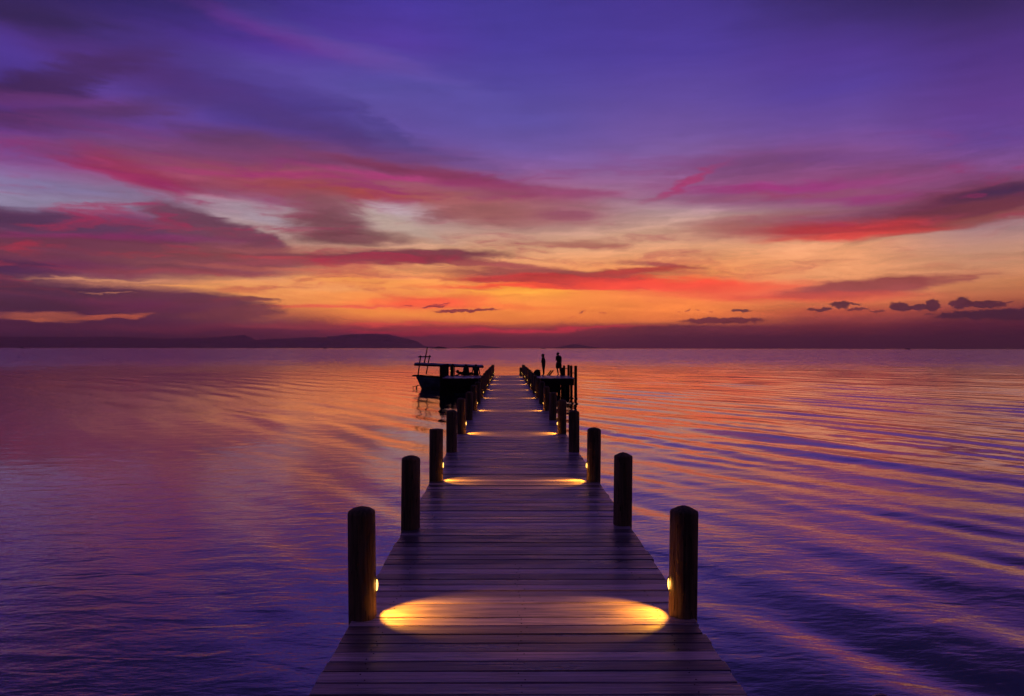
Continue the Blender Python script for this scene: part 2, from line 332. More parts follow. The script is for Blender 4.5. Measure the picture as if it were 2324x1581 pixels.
class MB:
    def __init__(s): s.v = []; s.f = []; s.mi = []; s.sm = []
    def add(s, vs, fs, mi=0, smooth=False):
        b = len(s.v); s.v += [tuple(v) for v in vs]; s.f += [tuple(i + b for i in f) for f in fs]
        s.mi += [mi] * len(fs); s.sm += [smooth] * len(fs); return s
    def box(s, c, size, rot=None, mi=0, bev=0.0):
        hx, hy, hz = [q / 2 for q in size]
        if bev:
            bm = bmesh.new(); bmesh.ops.create_cube(bm, size=1); bmesh.ops.scale(bm, vec=size, verts=bm.verts)
            bmesh.ops.bevel(bm, geom=bm.edges[:], offset=bev, segments=1, affect='EDGES')
            vs = [v.co.copy() for v in bm.verts]; fs = [[v.index for v in f.verts] for f in bm.faces]; bm.free()
        else:
            vs = [Vector((x, y, z)) for x in (-hx, hx) for y in (-hy, hy) for z in (-hz, hz)]
            fs = [(0,1,3,2),(4,6,7,5),(0,4,5,1),(2,3,7,6),(0,2,6,4),(1,5,7,3)]
        if rot is not None: vs = [rot @ v for v in vs]
        c = Vector(c); return s.add([v + c for v in vs], fs, mi)
    def lathe(s, prof, seg=20, c=(0,0,0), rot=None, mi=0, cap=True, smooth=True, wob=0.0):
        """profile = [(r, z)], capped"""
        c = Vector(c); vs = []; fs = []; ph = random.random() * 6
        for r, z in prof:
            for k in range(seg):
                a = 2 * math.pi * k / seg; rr = r * (1 + wob * math.sin(2 * a + ph) + wob * .6 * math.sin(3 * a + 2 * ph + z))
                v = Vector((rr * math.cos(a), rr * math.sin(a), z))
                vs.append((rot @ v if rot is not None else v) + c)
        n = len(prof)
        for i in range(n - 1):
            for k in range(seg):
                k2 = (k + 1) % seg; fs.append((i*seg+k, i*seg+k2, (i+1)*seg+k2, (i+1)*seg+k))
        if cap: fs.append(tuple(range((n-1)*seg, n*seg))); fs.append(tuple(reversed(range(seg))))
        return s.add(vs, fs, mi, smooth)
    def tube(s, pts, r, seg=8, mi=0):
        pts = [Vector(p) for p in pts]; rs = r if isinstance(r, (list, tuple)) else [r] * len(pts)
        vs = []; fs = []
        up = Vector((0, 0, 1))
        for i, p in enumerate(pts):
            t = (pts[min(i+1, len(pts)-1)] - pts[max(i-1, 0)]).normalized()
            a = up if abs(t.dot(up)) < .95 else Vector((1, 0, 0))
            n1 = t.cross(a).normalized(); n2 = t.cross(n1).normalized()
            for k in range(seg):
                th = 2 * math.pi * k / seg; vs.append(p + (n1 * math.cos(th) + n2 * math.sin(th)) * rs[i])
        for i in range(len(pts) - 1):
            for k in range(seg):
                k2 = (k+1) % seg; fs.append((i*seg+k, (i+1)*seg+k, (i+1)*seg+k2, i*seg+k2))
        fs.append(tuple(range(seg))); fs.append(tuple(reversed(range((len(pts)-1)*seg, len(pts)*seg))))
        return s.add(vs, fs, mi, True)
    def ball(s, c, rad, seg=16, rings=10, mi=0, rot=None, fn=None):
        c = Vector(c); rad = Vector(rad) if hasattr(rad, '__len__') else Vector((rad,)*3)
        vs = [Vector((0, 0, -1))]
        for i in range(1, rings):
            ph = math.pi * i / rings - math.pi / 2
            for k in range(seg):
                a = 2 * math.pi * k / seg; vs.append(Vector((math.cos(ph)*math.cos(a), math.cos(ph)*math.sin(a), math.sin(ph))))
        vs.append(Vector((0, 0, 1))); fs = []
        for k in range(seg): fs.append((0, 1 + (k+1) % seg, 1 + k))
        for i in range(rings - 2):
            for k in range(seg):
                k2 = (k+1) % seg; a = 1 + i*seg; b = a + seg; fs.append((a+k, a+k2, b+k2, b+k))
        t = len(vs) - 1; a = 1 + (rings-2)*seg
        for k in range(seg): fs.append((a+k, a+(k+1) % seg, t))
        if fn: vs = [fn(v) for v in vs]
        vs = [Vector((v.x*rad.x, v.y*rad.y, v.z*rad.z)) for v in vs]
        if rot is not None: vs = [rot @ v for v in vs]
        return s.add([v + c for v in vs], fs, mi, True)
    def mesh(s, name):
        me = bpy.data.meshes.new(name); me.from_pydata([tuple(v) for v in s.v], [], s.f)
        me.polygons.foreach_set('material_index', s.mi); me.polygons.foreach_set('use_smooth', s.sm)
        me.validate(); me.update(); return me
    def build(s, name, mats, parent=None): return link(name, s.mesh(name), mats, parent)

# ------------------------------------------------------------------ water
def make_water():
    cx, cy = -0.13, 0.0
    rr = [0.6]
    while rr[-1] < 40000: rr.append(rr[-1] * 1.0075 + 0.004)
    rr = np.array(rr)
    a1 = np.linspace(-58, 58, 640); a2 = np.linspace(58, 302, 130)[1:-1]
    th = np.radians(np.concatenate([a1, a2])); nt = len(th); nr = len(rr)
    Rr, T = np.meshgrid(rr, th, indexing='ij')
    X = cx + Rr * np.sin(T); Y = cy + Rr * np.cos(T); Z = np.zeros_like(X)
    comps = []
    def addc(lam, slope, deg): comps.append((lam, slope, math.radians(deg), rng.uniform(0, 6.28)))
    for lam, sl, dg in [(2.05,.046,32),(2.3,.040,38),(1.75,.034,27),(2.9,.022,42),(3.6,.014,54),(5.0,.010,62),(1.35,.030,35),(1.05,.028,30),(.9,.024,44),(.75,.020,38)]: addc(lam, sl, dg)
    for k in range(14): addc(rng.uniform(.5, 1.5), .0075, rng.uniform(-10, 115))
    for k in range(4): addc(rng.uniform(6, 14), .006, rng.uniform(50, 100))
    right = 1 / (1 + np.exp(np.clip(-(X - 1.0 - 0.05*Y) / 1.6, -50, 50))); env = 0.38 + 0.62 * right
    patch = 1 + .35*np.sin(X*.21 + Y*.13 + 1.) * np.sin(Y*.17 - X*.07) + .2*np.sin(.5*X-.33*Y)
    nearf = .6 + .4 * np.clip((Rr - 7) / 8, 0, 1)
    mid = 1 - .22 * np.clip((Rr - 16) / 26, 0, 1)
    for lam, sl, d, ph in comps:
        k = 2 * math.pi / lam
        fade = np.clip((lam * 55 - Rr) / (lam * 30), 0, 1)
        wx = X + .25 * np.sin(Y * .35 + ph) + 0.5*np.sin(Y*.11+2*ph); wy = Y + .3 * np.sin(X * .31 + 2 * ph)
        Z += (sl / k) * np.sin(k * (wx * math.cos(d) + wy * math.sin(d)) + ph) * fade * env * patch * mid * nearf
    v = np.stack([X, Y, Z], -1).reshape(-1, 3).astype(np.float32)
    i = np.arange(nr - 1)[:, None] * nt; j = np.arange(nt)[None, :]; j2 = (j + 1) % nt
    q = np.stack([i + j, i + nt + j, i + nt + j2, i + j2], -1).reshape(-1, 4)[:, ::-1]
    me = bpy.data.meshes.new('water')
    cap = [tuple(range(nt))][0]
    me.vertices.add(len(v)); me.vertices.foreach_set('co', v.ravel())
    nq = len(q); loops = np.concatenate([q.ravel(), np.arange(nt)])
    me.loops.add(len(loops)); me.loops.foreach_set('vertex_index', loops.astype(np.int32))
    me.polygons.add(nq + 1)
    ls = np.concatenate([np.arange(nq) * 4, [nq * 4]]); me.polygons.foreach_set('loop_start', ls.astype(np.int32))
    me.polygons.foreach_set('use_smooth', np.ones(nq + 1, dtype=bool))
    me.update(calc_edges=True); me.validate()
    m, N = material('sea_water')
    co = N.new('ShaderNodeTexCoord').outputs['Object']
    x, y, z = N.sep(co)
    dist = N.vmath('LENGTH', co)
    patch = N.noise(N.mapping(co, scale=(.10, .05, 1)), 1, 3, .6)
    r1 = N.noise(N.mapping(co, rot=(0, 0, R(-55)), scale=(1.15, 3.0, 1)), 1.0, 2, .5, .5)
    r2 = N.noise(N.mapping(co, rot=(0, 0, R(-75)), scale=(5, 14, 1)), 1.0, 3, .6, .2)
    r3 = N.noise(N.mapping(co, rot=(0, 0, R(-62)), scale=(.35, 1.1, 1)), 1.0, 2, .5, .3)
    near = N.maprange(dist, 9, 26, .85, .26); far = N.maprange(dist, 70, 240, 0.0, 1.0)
    amp = N.math('ADD', near, far)
    h = N.math('MULTIPLY', N.math('ADD', N.math('MULTIPLY', r1, .032), N.math('MULTIPLY', r2, .0095)), amp)
    h = N.math('ADD', h, N.math('MULTIPLY', r3, N.math('MULTIPLY_ADD', far, .55, .010)))
    b = N.new('ShaderNodeBump'); b.inputs['Distance'].default_value = 1.0
    N.put(b.inputs['Height'], h)
    N.put(b.inputs['Strength'], N.maprange(patch, .3, .7, .45, 1.0))
    gl = N.new('ShaderNodeBsdfGlossy'); gl.inputs['Roughness'].default_value = .02
    gl.inputs['Color'].default_value = (.97, .905, 1, 1); N.l.new(b.outputs[0], gl.inputs['Normal'])
    df = N.new('ShaderNodeBsdfDiffuse'); df.inputs['Color'].default_value = (.008, .016, .06, 1)
    lw = N.new('ShaderNodeLayerWeight'); lw.inputs['Blend'].default_value = .5
    f = N.math('POWER', lw.outputs['Facing'], 2.35)
    f = N.math('MULTIPLY_ADD', f, .985, .015, clamp=True)
    mx = N.new('ShaderNodeMixShader'); N.put(mx.inputs[0], f); N.l.new(df.outputs[0], mx.inputs[1]); N.l.new(gl.outputs[0], mx.inputs[2])
    o = N.new('ShaderNodeOutputMaterial'); N.l.new(mx.outputs[0], o.inputs[0])
    w = link('water', me, m); tag(w, kind='structure'); return w
make_water()

# ------------------------------------------------------------------ far land
def ridge(name, prof, dist, depth, mat, kind='structure'):
    """prof = [(px on the 4096 picture, height px)] turned into a real ridge at `dist` metres"""
    f = 2853.0; xs = []; 
    for k in range(len(prof) - 1):
        (x0, h0), (x1, h1) = prof[k], prof[k+1]; n = max(2, int(abs(x1 - x0) / 7))
        for i in range(n): t = i / n; xs.append((x0 + (x1-x0)*t, h0 + (h1-h0)*t))
    xs.append(prof[-1])
    rows = [(-1.0, 0.0), (-.7, .35), (-.4, .62), (-.15, .9), (0, 1.0), (.25, .85), (.6, .5), (1.0, 0.0)]
    vs = []; fs = []
    for j, (t, hh) in enumerate(rows):
        for i, (px, hp) in enumerate(xs):
            d = dist + t * depth
            ang = math.atan((px - 2048) / f) - YAW
            x = math.tan(ang) * dist; h = hp * dist / f / 1.0
            jit = 1 + (.12 * math.sin(i*1.7 + j*2.3) * math.sin(i*.37 + j) if 0 < j < len(rows)-1 and j != 4 else (.012*math.sin(i*2.1)+.01*math.sin(i*5.3)))
            vs.append((x + .1*depth*math.sin(j*1.3+i*.2)*(j not in (0, 4)), d, h * hh * jit - (8 if hh == 0 else 0)))
    n = len(xs)
    for j in range(len(rows)-1):
        for i in range(n-1): fs.append((j*n+i, j*n+i+1, (j+1)*n+i+1, (j+1)*n+i))
    mb = MB(); mb.add(vs, fs, 0, False)
    o = mb.build(name, mat); tag(o, kind=kind); return o
M_land = simple('far_forest', (.8, .36, .5), .95, nscale=.004, namt=.3, spec=.05)  # pale rose base colour: haze fade painted in on top of the real haze
M_land2 = simple('farther_forest', (.95, .55, .55), .95, spec=.0)  # paler still, more of the haze fade put into the colour
h5 = [(0,203),(400,205),(650,204),(780,208),(900,213),(1000,211),(1100,210),(1180,205),(1250,203),(1310,193),(1340,193),(1360,205),(1395,222),(1430,216),(1550,212),(1600,211),(1680,203),(1800,205),(1870,197),(1930,187),(2050,185),(2130,188),(2165,198),(2200,207),(2225,220),(2250,233),(2280,244),(2320,253),(2400,262)]
prof = [(-700, 30), (-300, 38)] + [(x * .7315, (262 - y) * .7315) for x, y in h5]
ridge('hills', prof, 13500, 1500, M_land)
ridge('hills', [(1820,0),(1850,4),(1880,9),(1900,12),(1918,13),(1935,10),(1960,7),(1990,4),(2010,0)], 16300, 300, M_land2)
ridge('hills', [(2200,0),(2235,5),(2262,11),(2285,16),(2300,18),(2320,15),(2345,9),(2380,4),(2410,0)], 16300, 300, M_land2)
isl = [(1729,0),(1738,3),(1748,5),(1753,8),(1757,6),(1762,8),(1768,5.5),(1773,7),(1779,4),(1786,2.5),(1795,0)]
ridge('island', isl, 4000, 60, simple('island_scrub', (.05, .03, .05), .9, nscale=.1))

# ------------------------------------------------------------------ the pier
pier = empty('wooden_pier', (0, 0, 0))
tag(pier, 'long weathered plank pier with lamp lit posts leading out to a platform', 'pier')

def px2x(px, Z): return (px - 1149) * Z / F - 0.13      # 2324-wide picture column at distance Z

def make_deck():
    mb = MB(); y = -4.0; i = 0
    while y < 52.1:
        w = random.uniform(.126, .144); gap = random.choice([.005, .006, .008, .010, .014, .022])
        half = 1.262 + random.uniform(-.006, .006)
        tilt = Matrix.Rotation(random.gauss(0, .006), 3, 'X') @ Matrix.Rotation(random.gauss(0, .0012), 3, 'Y') @ Matrix.Rotation(random.gauss(0, .0012), 3, 'Z')
        mb.box((random.uniform(-.006, .006), y + w/2, DECK - .019 + random.gauss(0, .0012)), (2*half, w, .038), tilt, 0, .0035)
        if y < 14:
            for x in ((-1.0, -.02, 1.0) if y < 6.5 else (-1.0, 1.0)):
                for s in (-.3, .3):
                    mb.lathe([(.0045, 0), (.0045, .0022)], 8, (x + random.gauss(0, .02), y + w/2 + s*w + random.gauss(0, .006), DECK + .0005), mi=1)
        y += w + gap; i += 1
    return mb.build('deck', [M_deck, M_nail], pier)
make_deck()
mb = MB()
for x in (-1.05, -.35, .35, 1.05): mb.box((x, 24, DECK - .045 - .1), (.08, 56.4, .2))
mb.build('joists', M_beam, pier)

def post_mesh(h, style=0, r=.104):
    mb = MB()
    if style == 0: prof = [(r*1.02,-2.6),(r*1.01,-.5),(r,0),(r*.99,h-.06),(r*.985,h-.045),(r*.92,h-.03),(r*.66,h-.013),(r*.3,h-.002)]
    elif style == 1: prof = [(r*1.01,-2.6),(r,0),(r,h-.055),(r*.985,h-.043),(r*.93,h-.036),(r*.45,h-.01),(r*.12,h)]
    else: prof = [(r*1.0,-2.6),(r,0),(r*.99,h-.02),(r*.96,h-.006),(r*.5,h)]
    mb.lathe(prof, 28, wob=.012)
    return mb.mesh('post')
zs = [5.33, 7.95, 10.75, 13.75, 16.7, 19.85, 22.85, 25.7, 28.5, 31.4, 34.0, 36.6, 39.2, 41.6, 44.0, 46.3, 49.0, 51.6]
post_meshes = [post_mesh(.81, 0), post_mesh(.80, 1), post_mesh(.79, 2), post_mesh(.80, 0)]
for me in post_meshes: me.materials.append(M_post)

def lamp_mesh():
    mb = MB(); mb.ball((0, 0, 0), (.010, .026, .042), 16, 12)
    return mb.mesh('lamp')
def rim_mesh():
    mb = MB()
    pts = [(-.002, .034*math.cos(a), .052*math.sin(a)) for a in [2*math.pi*k/20 for k in range(21)]]
    mb.tube(pts, .004, 6); return mb.mesh('lamp_rim')
LM = lamp_mesh(); LM.materials.append(M_lens); RM = rim_mesh(); RM.materials.append(M_metal)

def post(x, y, h, lit=False, side=1, style=0, r=None):
    me = post_meshes[style]
    o = bpy.data.objects.new('post', me); COL.objects.link(o); o.parent = pier
    o.location = (x, y, DECK); o.rotation_euler = (random.gauss(0, .009), random.gauss(0, .009), random.uniform(0, 6.28))
    s = (r or .104) / .104; o.scale = (s, s, h / .80)
    if lit:
        bpy.context.view_layer.update()
        inv = o.matrix_basis.inverted()
        def child(ob, p):
            ob.parent = o; ob.matrix_basis = inv @ Matrix.Translation(p)
        inx = x - side * (.104 + .002)
        l = bpy.data.objects.new('lamp', LM); COL.objects.link(l); child(l, Vector((inx, y - .012, DECK + .235)))
        l.scale = [q * (1 if y < 20 else .75) for q in l.scale]
        rm = bpy.data.objects.new('lamp_rim', RM); COL.objects.link(rm); child(rm, Vector((inx, y - .012, DECK + .235)))
        if y > 50: return o
        ld = bpy.data.lights.new('lamp_light', 'SPOT'); ld.energy = LAMP_W * random.uniform(.8, 1.15) * (1 if y < 8 else 1.25); ld.color = (1, .40, .022)
        ld.spot_size = R(99); ld.spot_blend = .5; ld.shadow_soft_size = .006
        lo = bpy.data.objects.new('lamp_light', ld); COL.objects.link(lo); lo.parent = l
        ya = R(10) + random.gauss(0, .05); pi_ = R(47) + random.gauss(0, .03)
        d = Vector((-side * math.cos(pi_) * math.cos(ya), -math.cos(pi_) * math.sin(ya), -math.sin(pi_)))
        q = d.to_track_quat('-Z', 'Y').to_matrix().to_4x4()
        wm = Matrix.Translation(Vector((inx - side * .028, y + .035, DECK + .232))) @ q
        lo.matrix_basis = (o.matrix_basis @ l.matrix_basis).inverted() @ wm
    return o
LAMP_W = 19
for n, z in enumerate(zs):
    for side in (-1, 1):
        x = side * (1.21 - .0022 * z); zz = z + (.15 if (n == 1 and side > 0) else 0) + random.gauss(0, .015)
        h = .80 + random.gauss(0, .014)
        if n == 0: h = .815
        if n == 2 and side < 0: h = .79
        if n == 17: h = .79
        post(x, zz, h, n % 2 == 0 or n == 17, side, 1 if (side > 0 and n in (0, 1)) else (2 if (side < 0 and n == 2) else (0 if n % 3 else 3)))
post(.93, 51.75, .60, False, 1, 2)

# platform (T head)
PY0, PY1, PX = 47.2, 52.0, 4.36
def make_platform():
    for sgn in (-1, 1):
        mb = MB(); x = 1.30
        while x < PX - .02:
            w = random.uniform(.13, .145)
            mb.box((sgn*(x + w/2), (PY0+PY1)/2, DECK - .02 + random.gauss(0, .002)), (w, PY1-PY0, .04), None, 0, .003); x += w + .006
        mb.build('platform_deck', M_deck, pier)
    for sgn in (-1, 1):
        mb = MB(); L = PX - 1.28; c = sgn * (1.28 + L/2)
        for y in (PY0 + .03, PY1 - .03): mb.box((c, y, DECK - .045 - .21), (L, .07, .42))
        for y in (48.6, 50.2): mb.box((c, y, DECK - .045 - .12), (L, .09, .24))
        mb.box((sgn*(PX - .03), (PY0+PY1)/2, DECK - .045 - .19), (.06, PY1-PY0-.14, .38))
        mb.build('fascia', M_beam, pier)
make_platform()
def pile(x, y, top, r=.1, bot=-1.2, lean=(0, 0)):
    mb = MB(); h = top - bot
    mb.lathe([(r*1.08, 0), (r, h*.5), (r*.97, h-.05), (r*.8, h-.015), (r*.3, h)], 16, wob=.015)
    o = mb.build('pile', M_pile, pier); o.location = (x, y, bot); o.rotation_euler = (lean[0], lean[1], random.uniform(0, 6))
    return o
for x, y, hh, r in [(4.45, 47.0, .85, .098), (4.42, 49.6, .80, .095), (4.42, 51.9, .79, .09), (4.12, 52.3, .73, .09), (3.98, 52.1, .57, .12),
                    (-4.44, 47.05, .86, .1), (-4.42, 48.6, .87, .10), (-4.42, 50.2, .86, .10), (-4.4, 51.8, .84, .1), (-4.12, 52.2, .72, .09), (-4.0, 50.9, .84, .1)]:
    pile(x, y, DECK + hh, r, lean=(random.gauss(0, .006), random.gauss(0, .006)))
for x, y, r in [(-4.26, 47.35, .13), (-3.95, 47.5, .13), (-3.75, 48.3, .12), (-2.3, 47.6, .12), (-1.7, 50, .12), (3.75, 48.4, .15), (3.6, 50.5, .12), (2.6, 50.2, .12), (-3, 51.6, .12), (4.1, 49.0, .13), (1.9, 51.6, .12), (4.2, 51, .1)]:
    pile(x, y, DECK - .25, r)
mb = MB()
mb.box((3.42, 47.35, .34), (1.05, .09, .16), Matrix.Rotation(R(-40), 3, 'Y')); mb.build('brace', M_beam, pier)
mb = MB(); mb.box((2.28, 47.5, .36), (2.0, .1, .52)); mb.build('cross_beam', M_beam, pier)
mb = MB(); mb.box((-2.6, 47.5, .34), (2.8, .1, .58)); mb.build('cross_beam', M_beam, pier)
for pts in ([(4.42, 49.6, DECK+.33), (4.43, 48.4, DECK+.3), (4.45, 47, DECK+.36)], [(4.42, 51.9, DECK+.5), (4.12, 52.3, DECK+.5)], [(4.42, 49.6, DECK-.5), (4.45, 47, DECK-.45)]):
    mb = MB(); mb.tube(pts, .03); mb.build('rail', M_beam, pier)
for x, y in [(-4.16, 50.2)]:
    mb = MB(); mb.ball((x + .17 - .08, y - .1, DECK + .4), (.012, .012, .02), 10, 8); mb.build('platform_lamp', M_lens, pier)

# ------------------------------------------------------------------ ladder, sacks, rope
def prism_between(mb, a, b, w, t):
    a = Vector(a); b = Vector(b); d = (b - a); L = d.length
    q = d.to_track_quat('Z', 'Y').to_matrix()
    mb.box((a + b) / 2, (w, t, L), q)
lad = empty('ladder', (3.0, 52.15, 0))
tag(lad, 'slanted wooden ladder ends sticking up over the right platform edge beside the man', 'ladder')
for k, off in enumerate((0, .0)):
    mb = MB(); y = (.08, .42)[k]; sx = (-.02, .16)[k]
    prism_between(mb, (-1.15 + sx, y, -.3), (.18 + sx, y, DECK + .36), .10, .09); o = mb.build('rail', M_dark, lad)
for k in range(5):
    t = .2 + k * .16; mb = MB()
    mb.tube([(-1.15 + 1.33*t, .1, -.3 + (DECK+.64)*t), (-1.0 + 1.33*t, .41, -.3 + (DECK+.64)*t)], .016, 6); mb.build('rung', M_dark, lad)

mb = MB()
def lump(v): 
    k = 1 + .10*math.sin(5*v.x + 2*v.z) + .08*math.sin(7*v.y + 4*v.x); return Vector((v.x*k, v.y*k, max(v.z*k, -.75)))
mb.ball((0, 0, .18), (.25, .22, .24), 22, 14, fn=lump); mb.ball((.02, -.02, .35), (.2, .17, .06), 18, 10, fn=lump)
mb.tube([(-.22, 0, .34), (-.1, 0, .40), (.08, 0, .41), (.22, 0, .36)], .03, 8)
sack = mb.build('sack', M_sack); sack.location = (2.12, 51.55, DECK); tag(sack, 'dark lumpy sack heaped on the right platform behind the standing woman', 'sack')

# ------------------------------------------------------------------ people
def skin_mesh(name, chains, levels=2):
    """chains = list of [(point, radius), ...]; shared start points are merged -> one skinned surface"""
    bm = bmesh.new(); lay = bm.verts.layers.skin.verify(); seen = {}; first = None
    for ch in chains:
        prevv = None
        for p, r in ch:
            key = tuple(round(c, 4) for c in p)
            if key not in seen:
                v = bm.verts.new(p); rr = r if isinstance(r, tuple) else (r, r); v[lay].radius = rr; seen[key] = v
                if first is None: first = v; v[lay].use_root = True
            v = seen[key]
            if prevv is not None and prevv is not v and not bm.edges.get((prevv, v)): bm.edges.new((prevv, v))
            prevv = v
    me = bpy.data.meshes.new(name); bm.to_mesh(me); bm.free()
    o = bpy.data.objects.new(name, me); COL.objects.link(o)
    o.modifiers.new('s', 'SKIN'); m = o.modifiers.new('u', 'SUBSURF'); m.levels = levels; m.render_levels = levels
    dg = bpy.context.evaluated_depsgraph_get(); out = bpy.data.meshes.new_from_object(o.evaluated_get(dg))
    bpy.data.objects.remove(o); bpy.data.meshes.remove(me)
    for p in out.polygons: p.use_smooth = True
    return out
def join_meshes(name, mesh, mb):
    b = MB(); b.v = [tuple(v.co) for v in mesh.vertices]; b.f = [tuple(p.vertices) for p in mesh.polygons]
    b.mi = [0]*len(b.f); b.sm = [True]*len(b.f); b.add(mb.v, mb.f, 0, True); return b.mesh(name)
def head_mb(mb, c, facing, tilt=0, s=1.0):
    """egg-shaped head with jaw, nose, ears, brow; facing = angle of the face in plan"""
    rot = Matrix.Rotation(facing, 3, 'Z') @ Matrix.Rotation(tilt, 3, 'Y')
    def f(v):
        x, y, z = v
        if z < 0: y *= 1 - .25*(-z); x = x*(1 - .12*(-z)) + .10*(-z)
        return Vector((x, y, z))
    mb.ball(c, (.097*s, .077*s, .115*s), 20, 14, rot=rot, fn=f)
    cc = Vector(c)
    mb.ball(cc + rot @ Vector((.102, 0, -.018))*s, (.020*s, .013*s, .022*s), 8, 6, rot=rot)
    mb.ball(cc + rot @ Vector((.096, 0, -.058))*s, (.012*s, .024*s, .010*s), 8, 6, rot=rot)
    for t in (-1, 1):
        mb.ball(cc + rot @ Vector((-.005, t*.078, -.01))*s, (.018*s, .008*s, .03*s), 8, 6, rot=rot)
        mb.ball(cc + rot @ Vector((.083, t*.031, .008))*s, (.012*s, .014*s, .009*s), 8, 6, rot=rot)
def hand(mb, wrist, d, up=(0, 0, 1), s=1.0, curl=.5):
    w = Vector(wrist); d = Vector(d).normalized(); side = d.cross(Vector(up)).normalized(); nrm = side.cross(d).normalized()
    rot = Matrix((d, side, nrm)).transposed()
    mb.ball(w + d*.045*s, (.052*s, .040*s, .017*s), 10, 8, rot=rot)
    for k, (o, L) in enumerate([(-.029, .062), (-.010, .075), (.010, .070), (.028, .055)]):
        a = w + d*.082*s + side*o*s; b = a + (d*math.cos(curl*.6) - nrm*math.sin(curl*.6))*L*.5*s; c = b + (d*math.cos(curl*1.6) - nrm*math.sin(curl*1.6))*L*.5*s
        mb.tube([a - d*.02*s, a, b, c], [.009*s, .0085*s, .008*s, .006*s], 6)
    a = w + d*.03*s - side*.032*s; b = a + (d*.6 - side*.7).normalized()*.035*s; c = b + (d*.9 - nrm*.3).normalized()*.03*s
    mb.tube([a, b, c], [.011*s, .010*s, .007*s], 6)
def interp(a, b, t): return tuple(a[i] + (b[i]-a[i])*t for i in range(3))

def figure(root, J, torso=(.135, .105), r_thigh=.078, r_hip=.13, facing=0, tilt=0, shirt=None, legs=None, long_legs=True, sleeves=.45, skirt=1.0):
    """J holds every joint; body one surface, clothing as children"""
    ch = []
    ch.append([(J['pelvis'], (r_hip, r_hip*.8)), (J['waist'], (torso[0]*.88, torso[1]*.88)), (J['chest'], torso), (J['neck0'], (.085, .085)), (J['neck'], (.068, .068)), (J['headb'], (.065, .065))])
    for s in 'LR':
        ch.append([(J['chest'], torso), (J['sh'+s], (.068, .068)), (interp(J['sh'+s], J['el'+s], .5), .056), (J['el'+s], .046), (interp(J['el'+s], J['wr'+s], .4), .045), (J['wr'+s], .030)])
        ch.append([(J['pelvis'], (r_hip, r_hip*.8)), (J['hip'+s], r_thigh*1.1), (interp(J['hip'+s], J['kn'+s], .45), r_thigh*.95), (J['kn'+s], .055), (interp(J['kn'+s], J['an'+s], .35), .055), (J['an'+s], .035), (J['toe'+s], (.035, .025))])
    me = skin_mesh('person', ch)
    mb = MB(); head_mb(mb, J['head'], facing, tilt)
    for s in 'LR':
        d = Vector(J.get('hd'+s) or (Vector(J['wr'+s]) - Vector(J['el'+s]))); up = (0, 0, 1) if abs(d.normalized().z) < .8 else (1, 0, 0)
        hand(mb, J['wr'+s], d, up)
    body = join_meshes('body', me, mb)
    b = link('body', body, M_skin, root)
    g = .014
    if shirt:
        ch = [[(J['pelvis'], (r_hip+g, r_hip*.8+g)), (J['waist'], (torso[0]*.92+g, torso[1]*.92+g)), (J['chest'], (torso[0]+g, torso[1]+g)), (J['neck0'], (.088+g/2,)*2)]]
        for s in 'LR': ch.append([(J['chest'], (torso[0]+g, torso[1]+g)), (J['sh'+s], (.072+g,)*2), (interp(J['sh'+s], J['el'+s], sleeves), .060+g)])
        link('shirt', skin_mesh('shirt', ch), shirt, root)
    if legs:
        ch = []
        for s in 'LR':
            e = [(interp(J['pelvis'], J['waist'], .8), (torso[0]*.86+g, torso[1]*.86+g)), (J['pelvis'], (r_hip+g*.6, r_hip*.8+g*.6)), (J['hip'+s], r_thigh*1.12+g), (interp(J['hip'+s], J['kn'+s], .5), r_thigh*skirt+g)]
            if long_legs: e += [(J['kn'+s], .058+g), (interp(J['kn'+s], J['an'+s], .5), .054+g), (interp(J['kn'+s], J['an'+s], .93), .046+g)]
            else: e += [(interp(J['hip'+s], J['kn'+s], .93), r_thigh*skirt*.95+g)]
            ch.append(e)
        link('trousers' if long_legs else 'shorts', skin_mesh('trousers', ch), legs, root)
    return b

# standing woman, facing left (-x), cap with the peak turned back
p = empty('person', (2.54, 51.45, DECK))
tag(p, 'slim woman in a peaked cap and long trousers standing beside the dark sack', 'person')
J = dict(pelvis=(.02,0,.86), waist=(.01,0,1.0), chest=(.0,0,1.18), neck0=(-.005,0,1.32), neck=(-.015,0,1.36), headb=(-.03,0,1.42), head=(-.035,0,1.46),
  shL=(.0,-.15,1.28), elL=(.05,-.19,1.04), wrL=(-.08,-.10,1.0), shR=(0,.15,1.28), elR=(.05,.19,1.04), wrR=(-.08,.09,1.02), hdL=(-.2,1,.0), hdR=(-.2,-1,0),
  hipL=(.02,-.085,.80), knL=(.015,-.07,.44), anL=(.02,-.06,.07), toeL=(-.13,-.07,.035), hipR=(.02,.085,.80), knR=(.03,.07,.44), anR=(.05,.06,.07), toeR=(-.10,.08,.035))
figure(p, J, torso=(.175,.19), r_thigh=.11, r_hip=.185, facing=math.pi, shirt=M_cloth2, legs=M_cloth, sleeves=.6)
mb = MB(); mb.ball((-.03, 0, 1.50), (.108, .09, .085), 18, 10, fn=lambda v: Vector((v.x, v.y, max(v.z, -.15))))
mb.ball((.10, 0, 1.51), (.07, .06, .012), 12, 6, rot=Matrix.Rotation(R(-12), 3, 'Y')); mb.build('cap', M_cloth2, p)
mb = MB(); mb.ball((.03, 0, 1.43), (.06, .075, .09), 14, 10); mb.build('hair', M_hair, p)

